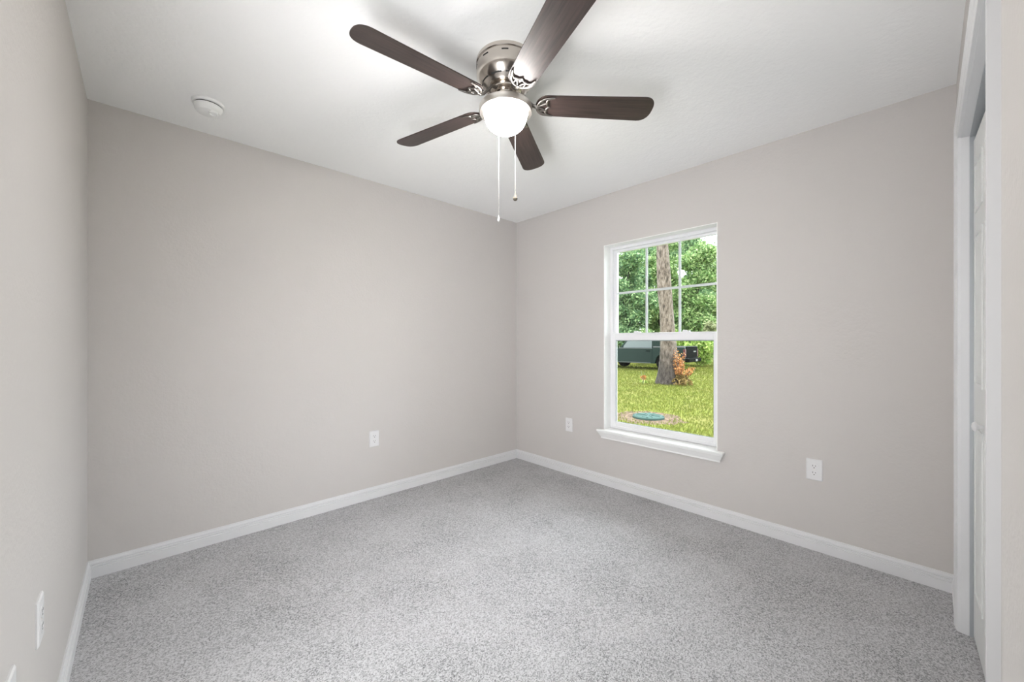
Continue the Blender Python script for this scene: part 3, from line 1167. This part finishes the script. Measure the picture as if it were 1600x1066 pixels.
tag(tk, 'dark green pickup truck parked behind the tree trunk', 'truck')
HW = 0.97


def side_profile(pts, y0, y1):
    return MB().loft([[(x_, y0, z_) for x_, z_ in pts], [(x_, y1, z_) for x_, z_ in pts]])


def arch(cx, r, z0, n=9):
    return [(cx - r * cos(pi * i / n), z0 + r * sin(pi * i / n)) for i in range(n + 1)]


body = [(0.02, 1.22), (0.0, 1.10), (0.0, 0.55)] + arch(1.08, 0.41, 0.44) + [(1.52, 0.34), (3.65, 0.34)] + arch(4.16, 0.43, 0.44) + [(4.75, 0.44), (4.95, 0.52), (4.95, 0.90), (4.80, 1.02), (3.65, 1.12), (3.55, 1.15), (1.62, 1.15), (1.55, 1.22)]
side_profile(body, -HW, HW).build('body', M['green_paint'], tk, bevel=0.03)
cab = [(1.02, 1.14), (1.14, 1.80), (1.36, 1.86), (2.95, 1.86), (3.60, 1.14)]
side_profile(cab, -HW + 0.10, HW - 0.10).build('cab', M['green_paint'], tk, bevel=0.05)
for s in (1, -1):
    m = MB()
    y0_ = (HW - 0.10) * s
    pw = [(1.72, 1.17), (1.72, 1.78), (2.90, 1.78), (3.34, 1.24), (3.34, 1.17)]
    m.loft([[(x_, y0_ - 0.01 * s, z_) for x_, z_ in pw], [(x_, y0_ + 0.012 * s, z_) for x_, z_ in pw]])
    m.build('side_window', M['car_glass'], tk)
    m = MB()
    m.box((1.66, HW * s - 0.005 * s, 1.125) if s > 0 else (1.66, -HW - 0.012, 1.125), (3.55, HW + 0.012, 1.160) if s > 0 else (3.55, -HW + 0.005, 1.160))
    m.box((1.74, HW - 0.005, 0.36) if s > 0 else (1.74, -HW - 0.012, 0.36), (3.62, HW + 0.012, 0.39) if s > 0 else (3.62, -HW + 0.005, 0.39))
    m.build('trim_strip', M['chrome'], tk)
    m = MB()
    m.box((0.03, HW * s - 0.10 if s > 0 else -HW - 0.006, 1.175), (1.62, HW + 0.006 if s > 0 else -HW + 0.10, 1.255))
    m.build('bed_rail', M['rail'], tk, bevel=0.015)
    m = MB()
    m.box((1.66, HW - 0.003 if s > 0 else -HW - 0.003, 0.45), (1.672, HW + 0.003 if s > 0 else -HW + 0.003, 1.12))
    m.box((1.80, HW - 0.003 if s > 0 else -HW - 0.035, 0.98), (2.00, HW + 0.035 if s > 0 else -HW + 0.003, 1.02))
    m.build('door_handle', M['bumper'], tk)
    MB().box((-0.02, (HW - 0.15) if s > 0 else -HW - 0.005, 0.72), (0.08, HW + 0.005 if s > 0 else -HW + 0.15, 1.12)).build('tail_light', M['red_lens'], tk, bevel=0.01)
MB().loft([[(1.035, -0.70, 1.30), (1.035, 0.70, 1.30), (1.115, 0.66, 1.74), (1.115, -0.66, 1.74)], [(1.075, -0.70, 1.30), (1.075, 0.70, 1.30), (1.155, 0.66, 1.74), (1.155, -0.66, 1.74)]]).build('rear_window', M['car_glass'], tk)
tg = MB().box((-0.035, -0.80, 0.66), (0.02, 0.80, 1.24)).build('tailgate', M['bumper'], tk, bevel=0.02)
m = MB()
for k in range(5):
    y_ = -0.22 - 0.075 * k
    m.box((-0.041, y_ - 0.026, 0.955), (-0.035, y_ + 0.026, 1.02))
m.build('badge', M['badge'], tg)
bp_ = MB().box((-0.20, -0.92, 0.46), (0.02, 0.92, 0.64)).build('rear_bumper', M['bumper'], tk, bevel=0.03)
MB().box((-0.207, -0.30, 0.49), (-0.198, -0.02, 0.60)).build('license_plate', M['badge'], bp_)


def wheel(cx, s):
    m = MB()
    m.lathe([(0.0, -0.11), (0.22, -0.11), (0.36, -0.11), (0.385, -0.08), (0.385, 0.08), (0.36, 0.11), (0.25, 0.11), (0.22, 0.10), (0.0, 0.10)], n=32)
    for v in m.bm.verts:
        x_, y_, z_ = v.co
        v.co = Vector((cx + x_, s * (HW - 0.12) + z_ * s, 0.385 + y_))
    wh = m.build('wheel', M['rubber'], tk, smooth=40)
    m = MB()
    m.lathe([(0.0, 0.102), (0.21, 0.102), (0.23, 0.118), (0.19, 0.112), (0.07, 0.106), (0.06, 0.125), (0.0, 0.125)], n=32)
    for v in m.bm.verts:
        x_, y_, z_ = v.co
        v.co = Vector((cx + x_, s * (HW - 0.12) + z_ * s, 0.385 + y_))
    m.build('rim', M['chrome'], wh, smooth=40)


for cx in (1.08, 4.16):
    for s in (1, -1):
        wheel(cx, s)

# ------------------------------------------------------------------ outside: trees and bushes behind the lawn
def tree(name, label, px, depth, height, spread_, mat, n, size, seed, trunk=True, low=0.0, group=None):
    rng = random.Random(seed)
    p = ray_point(px, depth, GZ)
    t = empty(name, p)
    tag(t, label, 'tree' if trunk else 'bush', group)
    blobs = []
    nb = 13 if trunk else 5
    for k in range(nb):
        a = rng.uniform(0, 2 * pi)
        f = rng.random() ** 0.5
        h_ = low + (height - low) * (0.12 + 0.80 * (k + rng.random()) / nb)
        taper = 1.0 - 0.55 * max(0, (h_ / height - 0.45))
        rr = spread_ * rng.uniform(0.38, 0.62) * taper
        blobs.append((Vector((cos(a) * f * spread_ * 0.62 * taper, sin(a) * f * spread_ * 0.62 * taper, h_)), (rr, rr, rr * rng.uniform(0.55, 0.85))))
    if trunk:
        trunk_mesh(rng, [(0.12 * sin(z), 0.1 * cos(z * 1.3), z) for z in [height * 0.8 * i / 10 - 0.05 for i in range(11)]], [0.16 * (1 - 0.075 * i) for i in range(11)], 8, 0.03).build('trunk', M['bark_dark'], t, smooth=60)
        m_ = MB()
        for b in blobs[3:]:
            z0_ = max(0.8, b[0].z - 1.2)
            m_.tube([(0.12 * sin(z0_), 0.1 * cos(z0_ * 1.3), z0_), tuple(b[0] * 0.6 + Vector((0, 0, b[0].z * 0.36))), tuple(b[0])], [0.06, 0.045, 0.015], 5)
        m_.build('branches', M['bark_dark'], t, smooth=60)
    quads('foliage', cloud(rng, blobs, n, size), mat, t)
    return t


TG = 'trees beyond the lawn'
trees = [
    ('nearest row tree far left, hidden behind the window frame edge', 870, 29, 9.5, 2.0, 'leaf_a', 0.14),
    ('bluish green tree in front above the truck windows', 980, 29, 9.6, 2.0, 'leaf_a', 0.14),
    ('light green tree in front, right of the tall trunk', 1090, 29, 9.2, 2.0, 'leaf_b', 0.14),
    ('nearest row tree hidden behind the wall right of the window', 1200, 29, 9.0, 2.0, 'leaf_b', 0.14),
    ('second row tree at the window left edge', 930, 34.5, 11.0, 2.2, 'leaf_b', 0.16),
    ('second row tree directly behind the tall trunk', 1030, 34.5, 11.5, 2.2, 'leaf_b', 0.16),
    ('lower tree with open sky above it at the window right edge', 1130, 34.5, 9.0, 2.2, 'leaf_b', 0.16),
    ('tall rear tree furthest left of the tree line', 895, 41.5, 14.0, 3.0, 'leaf_a', 0.18),
    ('tall rear tree showing left of the tall trunk', 985, 41.5, 14.5, 3.0, 'leaf_a', 0.18),
    ('tall rear tree showing right of the tall trunk', 1075, 41.5, 13.5, 3.0, 'leaf_a', 0.18),
    ('distant tree closing the view behind the left panes', 930, 51, 17.0, 3.5, 'leaf_b', 0.22),
    ('distant tree closing the view behind the tall trunk', 1025, 51, 17.0, 3.5, 'leaf_b', 0.22),
    ('distant lower tree behind the right panes', 1118, 51, 13.5, 3.5, 'leaf_b', 0.22),
    ('tall rear tree furthest right of the tree line', 1165, 41.5, 11.0, 3.0, 'leaf_a', 0.18),
]
for i, (lab, px, dp, hh, sp_, mt, sz) in enumerate(trees):
    tree('leafy_tree', lab, px, dp, hh, sp_, M[mt], 21000, sz, 100 + i, group=TG)
BG = 'bushes along the lawn edge'
bushes = [
    ('bright yellow-green bush right of the truck tail', 1098, 23.3, 2.0, 1.15, 'leaf_c'),
    ('bright green bush hidden by the wall right of the window', 1175, 23.5, 2.2, 1.2, 'leaf_c'),
    ('green bush just behind the truck bed and orange shrub', 1055, 25.3, 2.4, 0.9, 'leaf_c'),
    ('low green bush behind the truck cab', 1005, 25.7, 2.6, 0.85, 'leaf_b'),
    ('low dark bush behind the truck door', 955, 25.7, 2.7, 0.85, 'leaf_a'),
    ('pale leafed bush under the sky gap', 1116, 26.3, 3.2, 0.8, 'leaf_pale'),
]
for i, (lab, px, dp, hh, sp_, mt) in enumerate(bushes):
    tree('green_bush', lab, px, dp, hh, sp_, M[mt], 2600, 0.11, 200 + i, trunk=False, group=BG)
